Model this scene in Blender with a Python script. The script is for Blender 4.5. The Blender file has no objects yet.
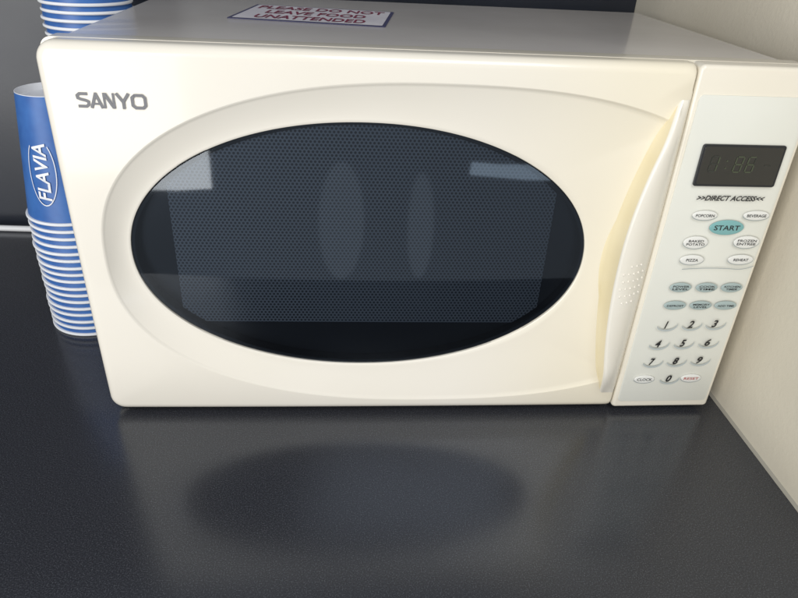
import bpy, math, numpy as np
from mathutils import Matrix, Vector
scene=bpy.context.scene
col=scene.collection
# ------------------------------------------------------------------ materials
def new_mat(name,color=(.8,.8,.8),rough=.5,spec=.5,coat=0.0,metal=0.0):
    m=bpy.data.materials.new(name); m.use_nodes=True
    b=m.node_tree.nodes["Principled BSDF"]
    b.inputs["Base Color"].default_value=(*color,1)
    b.inputs["Roughness"].default_value=rough
    b.inputs["Specular IOR Level"].default_value=spec
    b.inputs["Coat Weight"].default_value=coat
    b.inputs["Coat Roughness"].default_value=.04
    b.inputs["Metallic"].default_value=metal
    return m
def N(m,t,**kw):
    n=m.node_tree.nodes.new(t)
    for k,v in kw.items(): setattr(n,k,v)
    return n
def L(m,a,b): m.node_tree.links.new(a,b)
def noisy(m,c1,c2,scale,detail=3,bump=0.0,bscale=None,rough=None,lo=.35,hi=.65):
    b=m.node_tree.nodes["Principled BSDF"]
    tc=N(m,'ShaderNodeTexCoord'); no=N(m,'ShaderNodeTexNoise')
    no.inputs['Scale'].default_value=scale; no.inputs['Detail'].default_value=detail
    L(m,tc.outputs['Object'],no.inputs['Vector'])
    r=N(m,'ShaderNodeValToRGB'); r.color_ramp.elements[0].position=lo; r.color_ramp.elements[1].position=hi
    r.color_ramp.elements[0].color=(*c1,1); r.color_ramp.elements[1].color=(*c2,1)
    L(m,no.outputs['Fac'],r.inputs['Fac']); L(m,r.outputs['Color'],b.inputs['Base Color'])
    if rough:
        mr=N(m,'ShaderNodeMapRange'); mr.inputs['To Min'].default_value=rough[0]; mr.inputs['To Max'].default_value=rough[1]
        n2=N(m,'ShaderNodeTexNoise'); n2.inputs['Scale'].default_value=9; n2.inputs['Detail'].default_value=5
        L(m,tc.outputs['Object'],n2.inputs['Vector']); L(m,n2.outputs['Fac'],mr.inputs['Value']); L(m,mr.outputs['Result'],b.inputs['Roughness'])
    if bump:
        n3=N(m,'ShaderNodeTexNoise'); n3.inputs['Scale'].default_value=bscale or scale; n3.inputs['Detail'].default_value=4
        L(m,tc.outputs['Object'],n3.inputs['Vector'])
        bp=N(m,'ShaderNodeBump'); bp.inputs['Strength'].default_value=bump; bp.inputs['Distance'].default_value=.001
        L(m,n3.outputs['Fac'],bp.inputs['Height']); L(m,bp.outputs['Normal'],b.inputs['Normal'])
    return m
M={}
M['door']=new_mat('cream_door_plastic',(.80,.74,.62),.2,.35,.2)
noisy(M['door'],(.795,.75,.655),(.825,.78,.69),5,2,.07,11,(.10,.24))
m=M['door']; b=m.node_tree.nodes["Principled BSDF"]; src=b.inputs['Base Color'].links[0].from_socket
tc=N(m,'ShaderNodeTexCoord'); sp=N(m,'ShaderNodeSeparateXYZ'); L(m,tc.outputs['Object'],sp.inputs[0])
mr=N(m,'ShaderNodeMapRange',interpolation_type='SMOOTHSTEP'); mr.inputs['From Min'].default_value=.28; mr.inputs['From Max'].default_value=.42; L(m,sp.outputs['X'],mr.inputs['Value'])
mi=N(m,'ShaderNodeMix',data_type='RGBA'); mu=N(m,'ShaderNodeMath',operation='MULTIPLY'); mu.inputs[1].default_value=.5
L(m,mr.outputs['Result'],mu.inputs[0]); L(m,mu.outputs[0],mi.inputs[0]); L(m,src,mi.inputs[6]); mi.inputs[7].default_value=(.81,.73,.53,1); L(m,mi.outputs[2],b.inputs['Base Color'])
M['handle']=new_mat('cream_handle_plastic',(.80,.75,.64),.3,.5,.15)
noisy(M['handle'],(.82,.78,.68),(.85,.81,.72),14,2,0.0,None,(.2,.32))
M['yellowed']=noisy(new_mat('yellowed_plastic',(.82,.72,.48),.35,.5),(.79,.68,.42),(.83,.73,.49),20,2)
M['casing']=noisy(new_mat('painted_steel_casing',(.72,.69,.66),.28,.5,.2),(.66,.625,.60),(.70,.665,.63),6,3,.05,500,(.14,.26))
M['panel']=noisy(new_mat('panel_plastic',(.8,.75,.64),.25,.5,.2),(.80,.75,.63),(.82,.77,.66),8,2,0,None,(.2,.3))
M['inlay']=noisy(new_mat('panel_overlay_film',(.7,.7,.65),.35,.4),(.71,.71,.64),(.74,.74,.67),12,2,0,None,(.3,.42))
M['line']=new_mat('grey_print_and_shadow',(.33,.37,.37),.4)
M['black']=new_mat('black_print',(.02,.02,.022),.4)
M['logo']=new_mat('grey_logo_print',(.18,.18,.19),.4,.3)
M['teal']=new_mat('teal_button',(.20,.42,.42),.35)
M['greybtn']=new_mat('grey_green_button',(.36,.44,.43),.4)
M['whitebtn']=new_mat('white_button',(.76,.76,.72),.35)
M['redprint']=new_mat('dull_red_print',(.45,.10,.09),.4)
M['dispblack']=new_mat('display_lens',(.020,.020,.018),.15,.5,.5)
M['dispseg']=new_mat('green_segments',(.058,.070,.042),.4)
M['ghost']=new_mat('unlit_segments',(.031,.034,.028),.4)
M['rubber']=new_mat('black_rubber',(.015,.015,.015),.7)
M['gasket']=new_mat('window_edge_black',(.016,.018,.021),.25)
g=bpy.data.materials.new('tinted_glass'); g.use_nodes=True; nt=g.node_tree; nt.nodes.remove(nt.nodes["Principled BSDF"])
out=[n for n in nt.nodes if n.type=='OUTPUT_MATERIAL'][0]
mx=N(g,'ShaderNodeMixShader'); tr=N(g,'ShaderNodeBsdfTransparent'); gl=N(g,'ShaderNodeBsdfGlossy'); fr=N(g,'ShaderNodeFresnel')
tr.inputs['Color'].default_value=(.56,.62,.70,1); gl.inputs['Roughness'].default_value=.04; gl.inputs['Color'].default_value=(.86,.93,1,1)
fr.inputs['IOR'].default_value=1.7
L(g,fr.outputs[0],mx.inputs[0]); L(g,tr.outputs[0],mx.inputs[1]); L(g,gl.outputs[0],mx.inputs[2]); L(g,mx.outputs[0],out.inputs[0])
M['glass']=g
s=new_mat('perforated_screen',(.2,.22,.24),.45); b=s.node_tree.nodes["Principled BSDF"]
tc=N(s,'ShaderNodeTexCoord'); sp=N(s,'ShaderNodeSeparateXYZ'); L(s,tc.outputs['Object'],sp.inputs[0])
def mth(m,op,a,bv=None,c=None):
    n=N(m,'ShaderNodeMath',operation=op)
    for i,v in enumerate((a,bv,c)):
        if v is None: continue
        if isinstance(v,(int,float)): n.inputs[i].default_value=v
        else: L(m,v,n.inputs[i])
    return n.outputs[0]
px_,pz_=.0031,.0025
row=mth(s,'FLOOR',mth(s,'DIVIDE',sp.outputs['Z'],pz_))
off=mth(s,'MULTIPLY',mth(s,'MODULO',row,2.0),.5)
u=mth(s,'SUBTRACT',mth(s,'FRACT',mth(s,'ADD',mth(s,'DIVIDE',sp.outputs['X'],px_),off)),.5)
v=mth(s,'SUBTRACT',mth(s,'FRACT',mth(s,'DIVIDE',sp.outputs['Z'],pz_)),.5)
d=mth(s,'SQRT',mth(s,'ADD',mth(s,'POWER',mth(s,'MULTIPLY',u,px_),2.0),mth(s,'POWER',mth(s,'MULTIPLY',v,pz_),2.0)))
hole=mth(s,'GREATER_THAN',d,.00098)
# uneven dim brightness of a cavity behind, painted into the hole colour
cn=N(s,'ShaderNodeTexNoise'); cn.inputs['Scale'].default_value=9; cn.inputs['Detail'].default_value=2; L(s,tc.outputs['Object'],cn.inputs['Vector'])
cr=N(s,'ShaderNodeValToRGB'); cr.color_ramp.elements[0].position=.38; cr.color_ramp.elements[1].position=.66
cr.color_ramp.elements[0].color=(.010,.012,.015,1); cr.color_ramp.elements[1].color=(.040,.044,.048,1); L(s,cn.outputs['Fac'],cr.inputs['Fac'])
mixc=N(s,'ShaderNodeMix',data_type='RGBA'); L(s,hole,mixc.inputs[0])
L(s,cr.outputs['Color'],mixc.inputs[6]); mixc.inputs[7].default_value=(.22,.24,.26,1)
L(s,mixc.outputs[2],b.inputs['Base Color'])
M['screen']=s
M['counter']=new_mat('speckled_laminate',(.03,.032,.038),.3,.5)
m=M['counter']; b=m.node_tree.nodes["Principled BSDF"]
tc=N(m,'ShaderNodeTexCoord'); vo=N(m,'ShaderNodeTexNoise'); vo.inputs['Scale'].default_value=1100; vo.inputs['Detail'].default_value=3
L(m,tc.outputs['Object'],vo.inputs['Vector'])
r=N(m,'ShaderNodeValToRGB'); e=r.color_ramp.elements; e[0].position=.36; e[0].color=(.020,.0205,.025,1); e[1].position=.74; e[1].color=(.092,.096,.110,1)
x=e.new(.55); x.color=(.033,.0345,.041,1)
L(m,vo.outputs['Fac'],r.inputs['Fac']); L(m,r.outputs['Color'],b.inputs['Base Color'])
n2=N(m,'ShaderNodeTexNoise'); n2.inputs['Scale'].default_value=7; n2.inputs['Detail'].default_value=7; L(m,tc.outputs['Object'],n2.inputs['Vector'])
mr=N(m,'ShaderNodeMapRange'); mr.inputs['To Min'].default_value=.15; mr.inputs['To Max'].default_value=.25; L(m,n2.outputs['Fac'],mr.inputs['Value']); L(m,mr.outputs['Result'],b.inputs['Roughness'])
b.inputs["Specular IOR Level"].default_value=.72
b.inputs["Specular Tint"].default_value=(.86,.92,1,1)
bp=N(m,'ShaderNodeBump'); bp.inputs['Strength'].default_value=.05; bp.inputs['Distance'].default_value=.0002
L(m,vo.outputs['Fac'],bp.inputs['Height']); L(m,bp.outputs['Normal'],b.inputs['Normal'])
M['creamwall']=noisy(new_mat('cream_painted_wall',(.62,.57,.46),.6,.3),(.69,.635,.515),(.73,.675,.555),7,4,.25,260)
M['backwall']=noisy(new_mat('dark_splashback',(.012,.015,.022),.35,.5),(.010,.013,.020),(.016,.020,.030),5,3,.05,300,(.28,.4))
M['sealant']=new_mat('sealant_bead',(.35,.33,.28),.5)
M['cupblue']=noisy(new_mat('blue_printed_paper',(.03,.12,.42),.4,.4),(.032,.11,.34),(.042,.14,.40),60,2)
M['cupwhite']=new_mat('white_paper',(.75,.76,.78),.5,.4)
M['cord']=new_mat('white_cable_sheath',(.75,.75,.75),.4)
M['stkwhite']=noisy(new_mat('sticker_paper',(.7,.68,.7),.4),(.56,.54,.59),(.64,.62,.66),30,2)
M['stkborder']=new_mat('sticker_navy_border',(.05,.05,.12),.4)
M['stkred']=new_mat('sticker_maroon_print',(.20,.025,.06),.4)
M['inlayshade']=new_mat('pale_grey_print',(.44,.48,.47),.4)
# ------------------------------------------------------------------ mesh helper
class MB:
    def __init__(s): s.v=[];s.f=[];s.m=[];s.mats=[]
    def add(s,v,f,mat):
        o=len(s.v); s.v+=[tuple(q) for q in v]
        if mat not in s.mats: s.mats.append(mat)
        i=s.mats.index(mat)
        for q in f: s.f.append([o+k for k in q]); s.m.append(i)
    def loft(s,loops,mat,close=True,cap0=False,cap1=False):
        n=len(loops[0]); v=[p for l in loops for p in l]; f=[]
        for i in range(len(loops)-1):
            for j in range(n if close else n-1):
                k=(j+1)%n; f.append([i*n+j,i*n+k,(i+1)*n+k,(i+1)*n+j])
        if cap0: f.append(list(range(n))[::-1])
        if cap1: f.append([(len(loops)-1)*n+j for j in range(n)])
        s.add(v,f,mat)
    def obj(s,name,parent=None,smooth=True,fn=None,ang=35):
        me=bpy.data.meshes.new(name); vv=[fn(p) for p in s.v] if fn else s.v
        me.from_pydata(vv,[],s.f); 
        for k in s.mats: me.materials.append(M[k])
        me.polygons.foreach_set('material_index',s.m)
        me.polygons.foreach_set('use_smooth',[smooth]*len(s.f))
        me.update()
        if smooth: me.set_sharp_from_angle(angle=math.radians(ang))
        o=bpy.data.objects.new(name,me); col.objects.link(o)
        if parent: o.parent=parent
        return o
def bul(p):
    x,y,z=p
    return (x,y+.002*((z-.158)/.149)**2+.0015*((x-.265)/.265)**2,z)
def text_geo(s,w,h,bold=0.0,shear=0.0,space=1.0):
    c=bpy.data.curves.new('t','FONT'); c.body=s; c.size=1; c.offset=bold; c.shear=shear; c.space_character=space
    c.align_x='CENTER'; c.resolution_u=3
    o=bpy.data.objects.new('t',c); col.objects.link(o)
    dg=bpy.context.evaluated_depsgraph_get(); dg.update()
    me=bpy.data.meshes.new_from_object(o.evaluated_get(dg))
    V=np.array([v.co[:2] for v in me.vertices]); F=[list(p.vertices) for p in me.polygons]
    bpy.data.objects.remove(o); bpy.data.curves.remove(c); bpy.data.meshes.remove(me)
    mn,mxx=V.min(0),V.max(0); V=(V-(mn+mxx)/2)/(mxx-mn)*np.array([w,h])
    return V,F
def ftext(mb,s,cx,cz,w,h,mat,y=-.0012,**kw):
    V,F=text_geo(s,w,h,**kw); mb.add([(cx+a,y,cz+b) for a,b in V],F,mat)
def oval(mb,cx,cz,a,b,y0,y1,mat,n=40,bev=.0006):
    def lp(aa,bb,y): return [(cx+aa*math.cos(t*2*math.pi/n),y,cz+bb*math.sin(t*2*math.pi/n)) for t in range(n)]
    mb.loft([lp(a,b,y0),lp(a,b,y1+bev*.5),lp(a-bev*.5,b-bev*.5,y1+bev*.15),lp(a-bev,b-bev,y1)],mat,cap1=True)
def rrect(x0,x1,z0,z1,r,k=8):
    P=[]
    for cx,cz,a0 in ((x1-r,z1-r,0),(x0+r,z1-r,90),(x0+r,z0+r,180),(x1-r,z0+r,270)):
        for i in range(k+1):
            a=math.radians(a0+90*i/k); P.append((cx+r*math.cos(a),cz+r*math.sin(a)))
    return P
def rplate(mb,x0,x1,z0,z1,r,yb,yf,mat,bev=.001,k=8,nb=4):
    loops=[[(x,yb,z) for x,z in rrect(x0,x1,z0,z1,r,k)]]
    for i in range(nb+1):
        a=math.pi/2*i/nb; ins=bev*(1-math.cos(a)); yy=yf+bev*(1-math.sin(a))
        loops.append([(x,yy,z) for x,z in rrect(x0+ins,x1-ins,z0+ins,z1-ins,max(r-ins,.0004),k)])
    mb.loft(loops,mat,cap0=True,cap1=True)
def stroke(mb,pts,th,y,mat):
    P=[np.array(p,float) for p in pts]; Lf=[];Rt=[]
    for i,p in enumerate(P):
        d0=(P[i]-P[i-1]) if i>0 else (P[1]-P[0]); d1=(P[i+1]-P[i]) if i<len(P)-1 else d0
        d0=d0/np.linalg.norm(d0); d1=d1/np.linalg.norm(d1); n0=np.array([-d0[1],d0[0]]); n1=np.array([-d1[1],d1[0]])
        m_=n0+n1; m_=m_/max(np.linalg.norm(m_),1e-6); k=th/2/max(.5,m_@n0)
        Lf.append(p+m_*k); Rt.append(p-m_*k)
    v=[(a[0],y,a[1]) for a in Lf]+[(a[0],y,a[1]) for a in Rt]; n=len(P)
    mb.add(v,[[i,n+i,n+i+1,i+1] for i in range(n-1)],mat)
def empty(name,loc,label,cat):
    o=bpy.data.objects.new(name,None); o.empty_display_size=.05; o.location=loc; col.objects.link(o)
    o["label"]=label; o["category"]=cat; return o
# ------------------------------------------------------------------ microwave
X0,Z0=-.0065,.0055
mw=empty('microwave_oven',(0,0,0),"cream white microwave oven with oval dark window on black counter","microwave")
mb=MB()
ys=[(.030,.0),(.327,.0),(.331,.0012),(.3342,.004),(.335,.008)]
loops=[[(x,y,z) for x,z in rrect(-.0025+i,.5265-i,.0090+i,.3052-i,.007,8)] for y,i in ys]
mb.loft(loops,'casing',cap0=True,cap1=True)
casing=mb.obj('casing',mw)
mb=MB(); loops=[]
for y,i in [(.0275,.022),(.0180,.022),(.0180,.0022),(.0185,.0),(.033,.0),(.036,.001),(.037,.003)]:
    loops.append([(x,y,z) for x,z in rrect(X0+i,.53-i,Z0+i,.3072-i,.008,8)])
mb.loft(loops,'panel',cap0=True,cap1=True)
mb.obj('front_frame',mw)
for fx in (.05,.48):
    for fy in (.05,.29):
        mb=MB()
        def ring(r,z): return [(fx+r*math.cos(t*math.pi/12),fy+r*math.sin(t*math.pi/12),z) for t in range(24)]
        mb.loft([ring(.009,0),ring(.011,.003),ring(.012,.0095)],'rubber',cap0=True,cap1=True)
        mb.obj('foot',mw)
# ---- door
GX,GZ,GA,GB=.2088,.1540,.1772,.1045
def in_ell(a,b,n=2.06): return lambda x,z: (abs(x-GX)/a)**n+(abs(z-GZ)/b)**n<1
def in_oval(x,z):
    if x>.4330: return False
    nn=2.35 if x<.263 else 2.6
    return (abs(x-.2619)/.246)**nn+(abs(z-.1530)/.1345)**nn<1
def in_rr(i,r=.011,iR=None):
    x0,x1,z0,z1=X0+i,.4375-(iR if iR is not None else i),Z0+i,.307-i
    def f(x,z):
        if not(x0<x<x1 and z0<z<z1): return False
        rr=max(r-i,.0015) if x<GX else .003
        dx=max(x0+rr-x,x-(x1-rr),0); dz=max(z0+rr-z,z-(z1-rr),0)
        return dx*dx+dz*dz<rr*rr or dx==0 or dz==0
    return f
NA=720; angs=[2*math.pi*i/NA for i in range(NA)]
def radii(fn):
    R=[]
    for a in angs:
        ca,sa=math.cos(a),math.sin(a); lo,hi=.02,.6
        for _ in range(30):
            mid=(lo+hi)/2
            if fn(GX+mid*ca,GZ+mid*sa): lo=mid
            else: hi=mid
        R.append(lo)
    return np.array(R)
CA=np.cos(angs); SA=np.sin(angs)
def loop(R,y): return [(GX+r*c,yy,GZ+r*s_) for r,c,s_,yy in zip(R,CA,SA,(y if hasattr(y,'__len__') else [y]*NA))]
Rg=radii(in_ell(GA,GB)); Ro=radii(in_oval)
DD=.0095
mb=MB(); loops=[loop(Rg,DD+.004),loop(Rg,DD+.0006),loop(Rg+.0008,DD)]
for k in range(1,17):
    s_=k/16; loops.append(loop(Rg+.0008+(Ro-Rg-.0008)*s_,.0010+(DD-.0010)*(1-s_**1.45)))
loops.append(loop(Ro+.0006,.00035)); loops.append(loop(Ro+.0018,0.0))
mb.loft(loops,'door')
prev=loops[-1]
rad=.0075; outer=[]
for k in range(0,8):
    a=math.pi/2*(k/7); ins=rad*(1-math.sin(a)); yy=rad*(1-math.cos(a))
    insR=.0016*(1-math.sin(a))
    R=radii(in_rr(ins,.013,insR)); R=np.maximum(R,Ro+.0018+.0004*k)
    outer.append(loop(R,yy if k else 0.0))
for li,l in enumerate(outer):
    for i,p in enumerate(l):
        if p[0]>.4335:
            if .03<p[2]<.29: l[i]=(p[0],min(p[1],.0016*li/7),p[2])
last=radii(in_rr(0,.013,0))
mb.loft([prev]+outer+[loop(last,.0165)],'door')
door=mb.obj('door',mw,fn=bul,ang=50)
mb=MB(); n=96
def el(a,b,y): return [(GX+a*math.cos(2*math.pi*i/n),y,GZ+b*math.sin(2*math.pi*i/n)) for i in range(n)]
loops=[]
for k in range(12):
    q=1-k/12; loops.append(el((GA+.0002)*q,(GB+.0002)*q,DD+.0018-.0030*(1-q*q)))
mb.loft(loops,'glass',cap1=True)
pane=mb.obj('window',door,fn=bul)
mb=MB()
mb.loft([el(GA+.001,GB+.001,DD+.0025),el(GA-.0022,GB-.0022,DD+.003),el(GA-.0022,GB-.0022,DD+.0130),el(.001,.001,DD+.0132)],'gasket',cap1=True)
mb.obj('window_surround',door,fn=bul)
mb=MB()
pts=[]
for i in range(900):
    a=2*math.pi*i/900; lo,hi=.01,.3
    def f(x,z): return ((abs(x-GX)/(GA-.004))**2+(abs(z-GZ)/(GB-.004))**2<1) and .062<x<.358 and z>.087
    for _ in range(22):
        mid=(lo+hi)/2
        if f(GX+mid*math.cos(a),GZ+mid*math.sin(a)): lo=mid
        else: hi=mid
    pts.append((GX+lo*math.cos(a),GZ+lo*math.sin(a)))
mb.add([(x,DD+.009,z) for x,z in pts],[list(range(len(pts)))],'screen')
mb.obj('perforated_screen',door,smooth=False,fn=bul)
# ---- handle
PR=.0125
def xl_(z): return .4068+(1.5 if z>.160 else .92)*(z-.160)**2
mb=MB(); rows=70; z0,z1=.0235,.2830; front=[];wall=[]
for i in range(rows+1):
    t=i/rows; z=z0+(z1-z0)*t
    xl=min(xl_(z),.4335); xr=.4366
    e_=min(1,min(t,1-t)/.14); pr=PR*math.sin(e_*math.pi/2)+.0003; r=min(.0022,(xr-xl)*.4)
    sec=[(xr,.004),(xr,.0008),(xr-.0005,-.0002),(xr-(xr-xl)*.25,-pr*.45),(xr-(xr-xl)*.5,-pr*.78),(xr-(xr-xl)*.75,-pr*.95)]
    for q in range(7):
        a=math.pi/2*q/6; sec.append((xl+r-r*math.sin(a),-pr+r-r*math.cos(a)))
    front.append([(x,y,z) for x,y in sec])
    w_=[sec[-1],(xl-.0006,-pr+r+(DD+pr-r)*.4),(xl-.0032,DD*.7),(xl-.009,DD*.95),(xl-.013,DD+.001)]
    wall.append([(x,y,z) for x,y in w_])
mb.loft(front,'handle',close=False); mb.loft(wall,'yellowed',close=False)
handle=mb.obj('handle',door,fn=bul,ang=60)
mb=MB()
def handle_y(x,z):
    xl=xl_(z); xr=.4366; pr=PR+.0003; q=(xr-x)/(xr-xl)
    return -np.interp(q,[0,.25,.5,.75,.9],[0.0002,pr*.45,pr*.78,pr*.95,pr])
for r_ in range(6):
    for c_ in range(5):
        if r_ in(0,5) and c_ in(0,4): continue
        x=.4125+c_*.0046+(.0012 if r_%2 else 0); z=.1240+r_*.0066
        y=handle_y(x,z); rr=.0009
        def rg(q,h): return [(x+rr*q*math.cos(t*math.pi/5),y-h,z+rr*q*math.sin(t*math.pi/5)) for t in range(10)]
        mb.loft([rg(1.1,-.0006),rg(1,.0002),rg(.6,.0006)],'handle',cap1=True)
mb.obj('grip_dots',door,fn=bul)
# ---- logo custom strokes
mb=MB(); lx0,lz0,lw,lh=.0166,.2655,.0450,.0102
def lg(pts,k,th=.0019): stroke(mb,[(lx0+a*lw,lz0+b*lh) for a,b in pts],th,-.0004-.00003*k,'logo')
lg([(.165,.90),(.05,.9),(.015,.78),(.02,.62),(.06,.55),(.13,.48),(.165,.40),(.165,.22),(.13,.1),(.01,.1)],0)
lg([(.20,.0),(.285,.98)],1); lg([(.275,.98),(.36,.0)],2); lg([(.235,.28),(.33,.28)],3,.0013)
lg([(.395,0),(.395,1)],4,.0014); lg([(.400,.97),(.520,.03)],5,.0017); lg([(.428,1.0),(.548,.06)],5.5,.0005);lg([(.530,0),(.530,1)],8,.0014)
lg([(.575,1),(.665,.45)],9); lg([(.755,1),(.665,.45)],10); lg([(.668,.5),(.668,0)],11)
lg([(.84,.9),(.80,.75),(.80,.25),(.84,.1),(.95,.1),(.985,.25),(.985,.75),(.95,.9),(.83,.9)],12)
mb.obj('logo',door,smooth=False,fn=bul)
# ---- control panel
mb=MB(); rplate(mb,.4386,.530,Z0,.307,.004,.0165,.0,'panel',bev=.0030,nb=6)
panel=mb.obj('control_panel',mw,fn=bul)
mb=MB(); rplate(mb,.4425,.5262,.0130,.2870,.004,.0006,-.0004,'inlay',bev=.0003,nb=2)
mb.obj('overlay_film',panel,fn=bul)
mb=MB(); rplate(mb,.4545,.5190,.2205,.2525,.002,-.0002,-.0016,'gasket',bev=.0006)
rplate(mb,.4562,.5173,.2222,.2508,.0015,-.0014,-.0018,'dispblack',bev=.0002,nb=1)
SEG={'1':'bc','6':'acdefg','8':'abcdefg'}
def digit(ch,cx,cz,w,h):
    S={'a':((-1,1),(1,1)),'b':((1,1),(1,0)),'c':((1,0),(1,-1)),'d':((-1,-1),(1,-1)),'e':((-1,0),(-1,-1)),'f':((-1,1),(-1,0)),'g':((-1,0),(1,0))}
    for q,(a,b_) in S.items():
        on=q in SEG.get(ch,'')
        P=[np.array(a,float),np.array(b_,float)]; d_=P[1]-P[0]; P=[P[0]+d_*.08,P[1]-d_*.08]
        P=[(cx+p[0]*w/2+p[1]*.0006,cz+p[1]*h/2) for p in P]
        stroke(mb,P,.0011,-.00205 if on else -.00200,'dispseg' if on else 'ghost')
for ch,x in (('1',.4660),('8',.4850),('6',.4945)): digit(ch,x,.2380,.0055,.0115)
for z_ in (.2350,.2405): stroke(mb,[(.4750,z_),(.4762,z_)],.0012,-.002,'dispseg')
stroke(mb,[(.5055,.2375),(.5105,.2375)],.0007,-.002,'ghost')
mb.obj('display',panel,smooth=False,fn=bul)
mb=MB()
ftext(mb,">>DIRECT ACCESS<<",.4880,.2110,.0545,.0042,'black',y=-.0008,bold=.03,shear=.3)
mb.obj('lettering',panel,smooth=False,fn=bul)
mb=MB()
stroke(mb,[(.4655+.0600*t/20,.1500+.0012*math.sin(t/20*math.pi*1.2)+.004*(max(0,t/20-.75)/.25)**2) for t in range(21)],.0006,-.0008,'line')
mb.obj('printed_line',panel,smooth=False,fn=bul)
def button(cx,cz,a,b,mat,lines,th_,tmat='black',label=None,tw=None):
    mb=MB(); oval(mb,cx,cz,a,b,.0,-.0011,mat)
    if mat=='whitebtn':
        stroke(mb,[(cx+(a+.0002)*math.cos(math.radians(q)),cz-.0002+(b+.0002)*math.sin(math.radians(q))) for q in range(185,356,6)],.0005,-.00075,'line')  # grey shadow under the white oval, drawn as a stroke
    nl=len(lines)
    for i,t in enumerate(lines):
        z=cz+((nl-1)/2-i)*th_*1.35
        w=tw*len(t)/max(len(q) for q in lines) if tw else a*1.5*len(t)/max(len(q) for q in lines)
        ftext(mb,t,cx,z,w,th_,tmat,y=-.00135,bold=.012)
    return mb.obj('button',panel,fn=bul)
button(.4714,.1968,.0100,.0038,'whitebtn',['POPCORN'],.0023)
button(.5133,.1972,.0105,.0038,'whitebtn',['BEVERAGE'],.0023)
button(.4922,.1868,.0140,.0062,'teal',['START'],.0042)
button(.4704,.1738,.0100,.0052,'whitebtn',['BAKED','POTATO'],.0021)
button(.5125,.1745,.0105,.0052,'whitebtn',['FROZEN','ENTREE'],.0021)
button(.4716,.1585,.0098,.0042,'whitebtn',['PIZZA'],.0024,tw=.0100)
button(.5126,.1590,.0105,.0042,'whitebtn',['REHEAT'],.0024,tw=.0125)
for x,t in ((.4692,['POWER','LEVEL']),(.4916,['COOK','TIME']),(.5133,['KITCHEN','TIMER'])): button(x,.1330,.0092,.0043,'greybtn',t,.0018)
for x,t in ((.4690,['DEFROST']),(.4915,['MEMORY','LEVEL']),(.5133,['ADD TIME'])): button(x,.1158,.0096,.0041,'greybtn',t,.0018)
def key(cx,cz,ch):
    mb=MB()
    P=[];Q=[]
    for i in range(17):
        a=math.radians(200+i*10.5); P.append((cx+.0010+.0092*math.cos(a),cz-.0000+.0062*math.sin(a)));Q.append((cx+.0006+.0088*math.cos(a),cz+.0014+.0058*math.sin(a)))
    v=[(x,-.0010,z) for x,z in P]+[(x,-.0010,z) for x,z in Q]; 
    mb.add(v,[[i,i+1,18+i,17+i] for i in range(16)],'inlayshade')
    ftext(mb,ch,cx,cz+.0006,.0050 if ch!='1' else .0026,.0074,'black',y=-.0013,bold=.03,shear=.25)
    mb.obj('button',panel,smooth=False,fn=bul)
keys=[('1',.4663,.0962),('2',.4880,.0968),('3',.5091,.0974),('4',.4641,.0768),('5',.4863,.0774),('6',.5086,.0780),('7',.4635,.0575),('8',.4851,.0583),('9',.5068,.0590),('0',.4839,.0388)]
for c_,x_,z_ in keys: key(x_,z_,c_)
button(.4616,.0385,.0092,.0042,'whitebtn',['CLOCK'],.0028)
button(.5050,.0392,.0092,.0042,'whitebtn',['RESET'],.0028,tmat='redprint')
# ---- sticker on the top
ca,sa=math.cos(math.radians(-7.5)),math.sin(math.radians(-7.5)); SX,SY=.1670,.1930
def sk(p):
    return (SX+p[0]*ca-p[1]*sa,SY+p[0]*sa+p[1]*ca,.3053+p[2])
mb=MB(); hw,hh=.067,.052
mb.loft([[sk((x,y,.0)) for x,y in rrect(-hw,hw,-hh,hh,.002)],[sk((x,y,.0005)) for x,y in rrect(-hw,hw,-hh,hh,.002)]],'stkborder',cap1=True)
mb.add([sk((x,y,.0007)) for x,y in rrect(-hw+.003,hw-.003,-hh+.004,hh-.004,.002)],[list(range(36))],'stkwhite')
stk=mb.obj('notice_sticker',mw,smooth=False); stk["label"]="white warning sticker with maroon capitals"
mb=MB()
for t,v_,w_ in (("PLEASE DO NOT",.031,.118),("LEAVE FOOD",.0,.090),("UNATTENDED",-.031,.096)):
    V,F=text_geo(t,w_,.021,bold=.02); mb.add([sk((a,b_+v_,.0010)) for a,b_ in V],F,'stkred')
mb.obj('lettering',stk,smooth=False)
# ------------------------------------------------------------------ countertop, walls
XW,YW=.548,.402
mb=MB(); yf=-.222; rc=.006
prof=[(YW+.02,0),(yf+rc,0)]+[(yf+rc-rc*math.sin(math.radians(a)),-rc+rc*math.cos(math.radians(a))) for a in range(15,91,15)]+[(yf,-.04),(YW+.02,-.04)]
mb.loft([[(-1.1,y,z) for y,z in prof],[(XW+.02,y,z) for y,z in prof]],'counter',cap0=True,cap1=True)
ct=mb.obj('countertop',None); ct["kind"]="structure"
def box(name,x0,x1,y0,y1,z0,z1,mat,label,cat):
    mb=MB(); P=[(x0,y0),(x1,y0),(x1,y1),(x0,y1)]
    mb.loft([[(x,y,z0) for x,y in P],[(x,y,z1) for x,y in P]],mat,cap0=True,cap1=True)
    o=mb.obj(name,None,smooth=False); o["label"]=label; o["category"]=cat; return o
box('side_wall',XW,XW+.1,-.30,YW+.1,-.5,1.1,'creamwall',"cream painted wall meeting the black counter","wall")
box('back_wall',-1.1,XW-.0005,YW,YW+.1,-.039,1.1,'backwall',"dark navy splashback wall behind the microwave","wall")
mb=MB(); mb.loft([[(XW-.0022,y,.0002),(XW-.0008,y,.0012),(XW+.0005,y,.0030)] for y in (-.222,YW)],'sealant',close=False)
sb=mb.obj('sealant_bead',None); sb["label"]="thin sealant bead between counter and cream wall"; sb["category"]="sealant"
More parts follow.
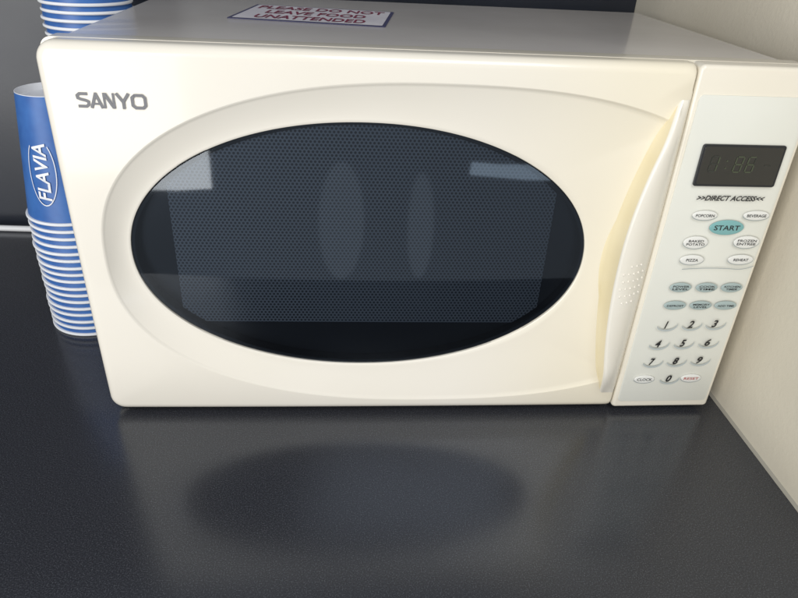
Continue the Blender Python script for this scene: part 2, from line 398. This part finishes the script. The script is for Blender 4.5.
# ------------------------------------------------------------------ cups
CH=.116; RB=.0300; RR=.0430
def cup_mesh():
    mb=MB(); n=64
    def ring(r,z): return [(r*math.cos(2*math.pi*i/n),r*math.sin(2*math.pi*i/n),z) for i in range(n)]
    def R(z): return RR-(RR-RB)*z/CH
    mb.loft([ring(R(.003)-.0002,.0031),ring(RR+.0012,.0030),ring(RR+.0018,.0022),ring(RR+.0018,.0010),ring(RR+.0010,.0002),ring(RR-.0002,0),ring(RR-.0008,.0008),ring(R(.004)-.0007,.004)],'cupwhite')
    mb.loft([ring(R(.0028),.0028),ring(R(CH-.0005),CH-.0005)],'cupblue')
    mb.loft([ring(R(.004)-.0007,.004),ring(R(CH-.009)-.0007,CH-.009)],'cupwhite')
    mb.loft([ring(R(CH-.0005),CH-.0005),ring(R(CH),CH),ring(R(CH)-.0006,CH),ring(R(CH)-.0008,CH-.006),ring(.0005,CH-.0062)],'cupwhite',cap1=True)
    return mb.obj('paper_cup')
def cup_text(cupobj,az):
    mb=MB(); V,F=text_geo("FLAVIA",.052,.0130,bold=.02,shear=.15)
    def wr(a,b_,zc):
        z=zc+a; r=RR-(RR-RB)*z/CH+.0010; th_=az+b_/r
        return (r*math.cos(th_),r*math.sin(th_),z)
    mb.add([wr(a,-b_,.050) for a,b_ in V],F,'cupwhite')
    E=[(.020*math.cos(math.radians(q)),.0125*math.sin(math.radians(q))) for q in range(40,330,10)]
    n=len(E); vv=[wr(a*1.5,b_,.050) for a,b_ in E]+[wr(a*1.55,b_*1.06,.050) for a,b_ in E]
    mb.add(vv,[[i,i+1,n+i+1,n+i] for i in range(n-1)],'cupwhite')
    return mb.obj('lettering',cupobj,smooth=False)
base=cup_mesh()
stacks=[(-.0705,.172,17,.0076),(-.0712,.300,43,.0076)]
first=True
import random; random.seed(3)
for (cx,cy,n_,p_) in stacks:
    for i in range(n_):
        if first: o=base; first=False
        else: o=base.copy(); col.objects.link(o)
        o.location=(cx+random.uniform(-.0007,.0007),cy+random.uniform(-.0007,.0007),i*p_)
        o["label"]="blue paper cup turned upside down in a stack"; o["category"]="cup"; o["group"]="stacked blue paper cups"
        if i==n_-1 and n_==17:
            o["label"]="blue printed paper cup topping the shorter stack"
            cup_text(o,math.atan2(-.624,.265)-.62)
# ------------------------------------------------------------------ white cord
mb=MB(); path=[(-1.0,.385,.0042),(-.6,.388,.0042),(-.35,.386,.0042),(-.2,.380,.0042),(-.1,.372,.0042),(0.02,.362,.0042),(.12,.355,.006)]
loops=[]
for i,p in enumerate(path):
    loops.append([(p[0],p[1]+.004*math.cos(t*math.pi/6),p[2]+.004*math.sin(t*math.pi/6)) for t in range(12)])
mb.loft(loops,'cord',cap0=True,cap1=True)
c=mb.obj('power_cable'); c["label"]="white power cable lying on the counter by the wall"; c["category"]="cable"
# ------------------------------------------------------------------ light
w=bpy.data.worlds.new("World"); scene.world=w; w.use_nodes=True
bg=w.node_tree.nodes["Background"]; bg.inputs[0].default_value=(.84,.91,1,1); bg.inputs[1].default_value=.32
def area(name,loc,tgt,sx,sy,pw,colr,shape='RECTANGLE'):
    l=bpy.data.lights.new(name,'AREA'); l.shape=shape; l.size=sx; l.size_y=sy; l.energy=pw; l.color=colr
    o=bpy.data.objects.new(name,l); o.location=loc; col.objects.link(o)
    o.rotation_euler=(Vector(tgt)-Vector(loc)).to_track_quat('-Z','Y').to_euler(); return o
area('window_light',(-1.10,-1.7,.46),(-.2,.1,.25),1.5,1.8,44,(1,.985,.96))
area('overhead_fill_light',(.5,-1.3,1.7),(.3,.1,0),.9,.9,16,(.96,.97,1))  # added fill from above, not a known fixture
area('reflection_streak_light',(.16,-1.5,-.40),(.16,0,.15),.17,.60,.065,(.8,.9,1),'ELLIPSE')  # added lamp, makes a pale upright streak reflect in the window glass
area('second_reflection_streak_light',(.46,-1.5,-.42),(.40,0,.15),.10,.55,.035,(.8,.9,1),'ELLIPSE')  # also added, for a fainter second streak in the glass
area('reflection_bar_light',(1.12,-1.5,-.17),(.33,0,.2),1.0,.07,.42,(.70,.85,1))  # added strip for the bluish bar reflected in the glass
# ------------------------------------------------------------------ camera
C=Vector((0.19515,-0.45205,0.38328)); p,yw,ro=0.52425,0.0937,0.05298
f=Vector((math.sin(yw)*math.cos(p),math.cos(yw)*math.cos(p),-math.sin(p))); rt=Vector((math.cos(yw),-math.sin(yw),0)); up=rt.cross(f)
r2=math.cos(ro)*rt+math.sin(ro)*up; u2=-math.sin(ro)*rt+math.cos(ro)*up
cam=bpy.data.cameras.new('camera'); cam.sensor_width=36; cam.lens=654.176/798*36; cam.clip_start=.01; cam.clip_end=50
co=bpy.data.objects.new('camera',cam); col.objects.link(co)
mt=Matrix((( r2.x,u2.x,-f.x,C.x),(r2.y,u2.y,-f.y,C.y),(r2.z,u2.z,-f.z,C.z),(0,0,0,1))); co.matrix_world=mt
scene.camera=co
scene.view_settings.view_transform='Standard'; scene.view_settings.look='None'; scene.view_settings.exposure=0
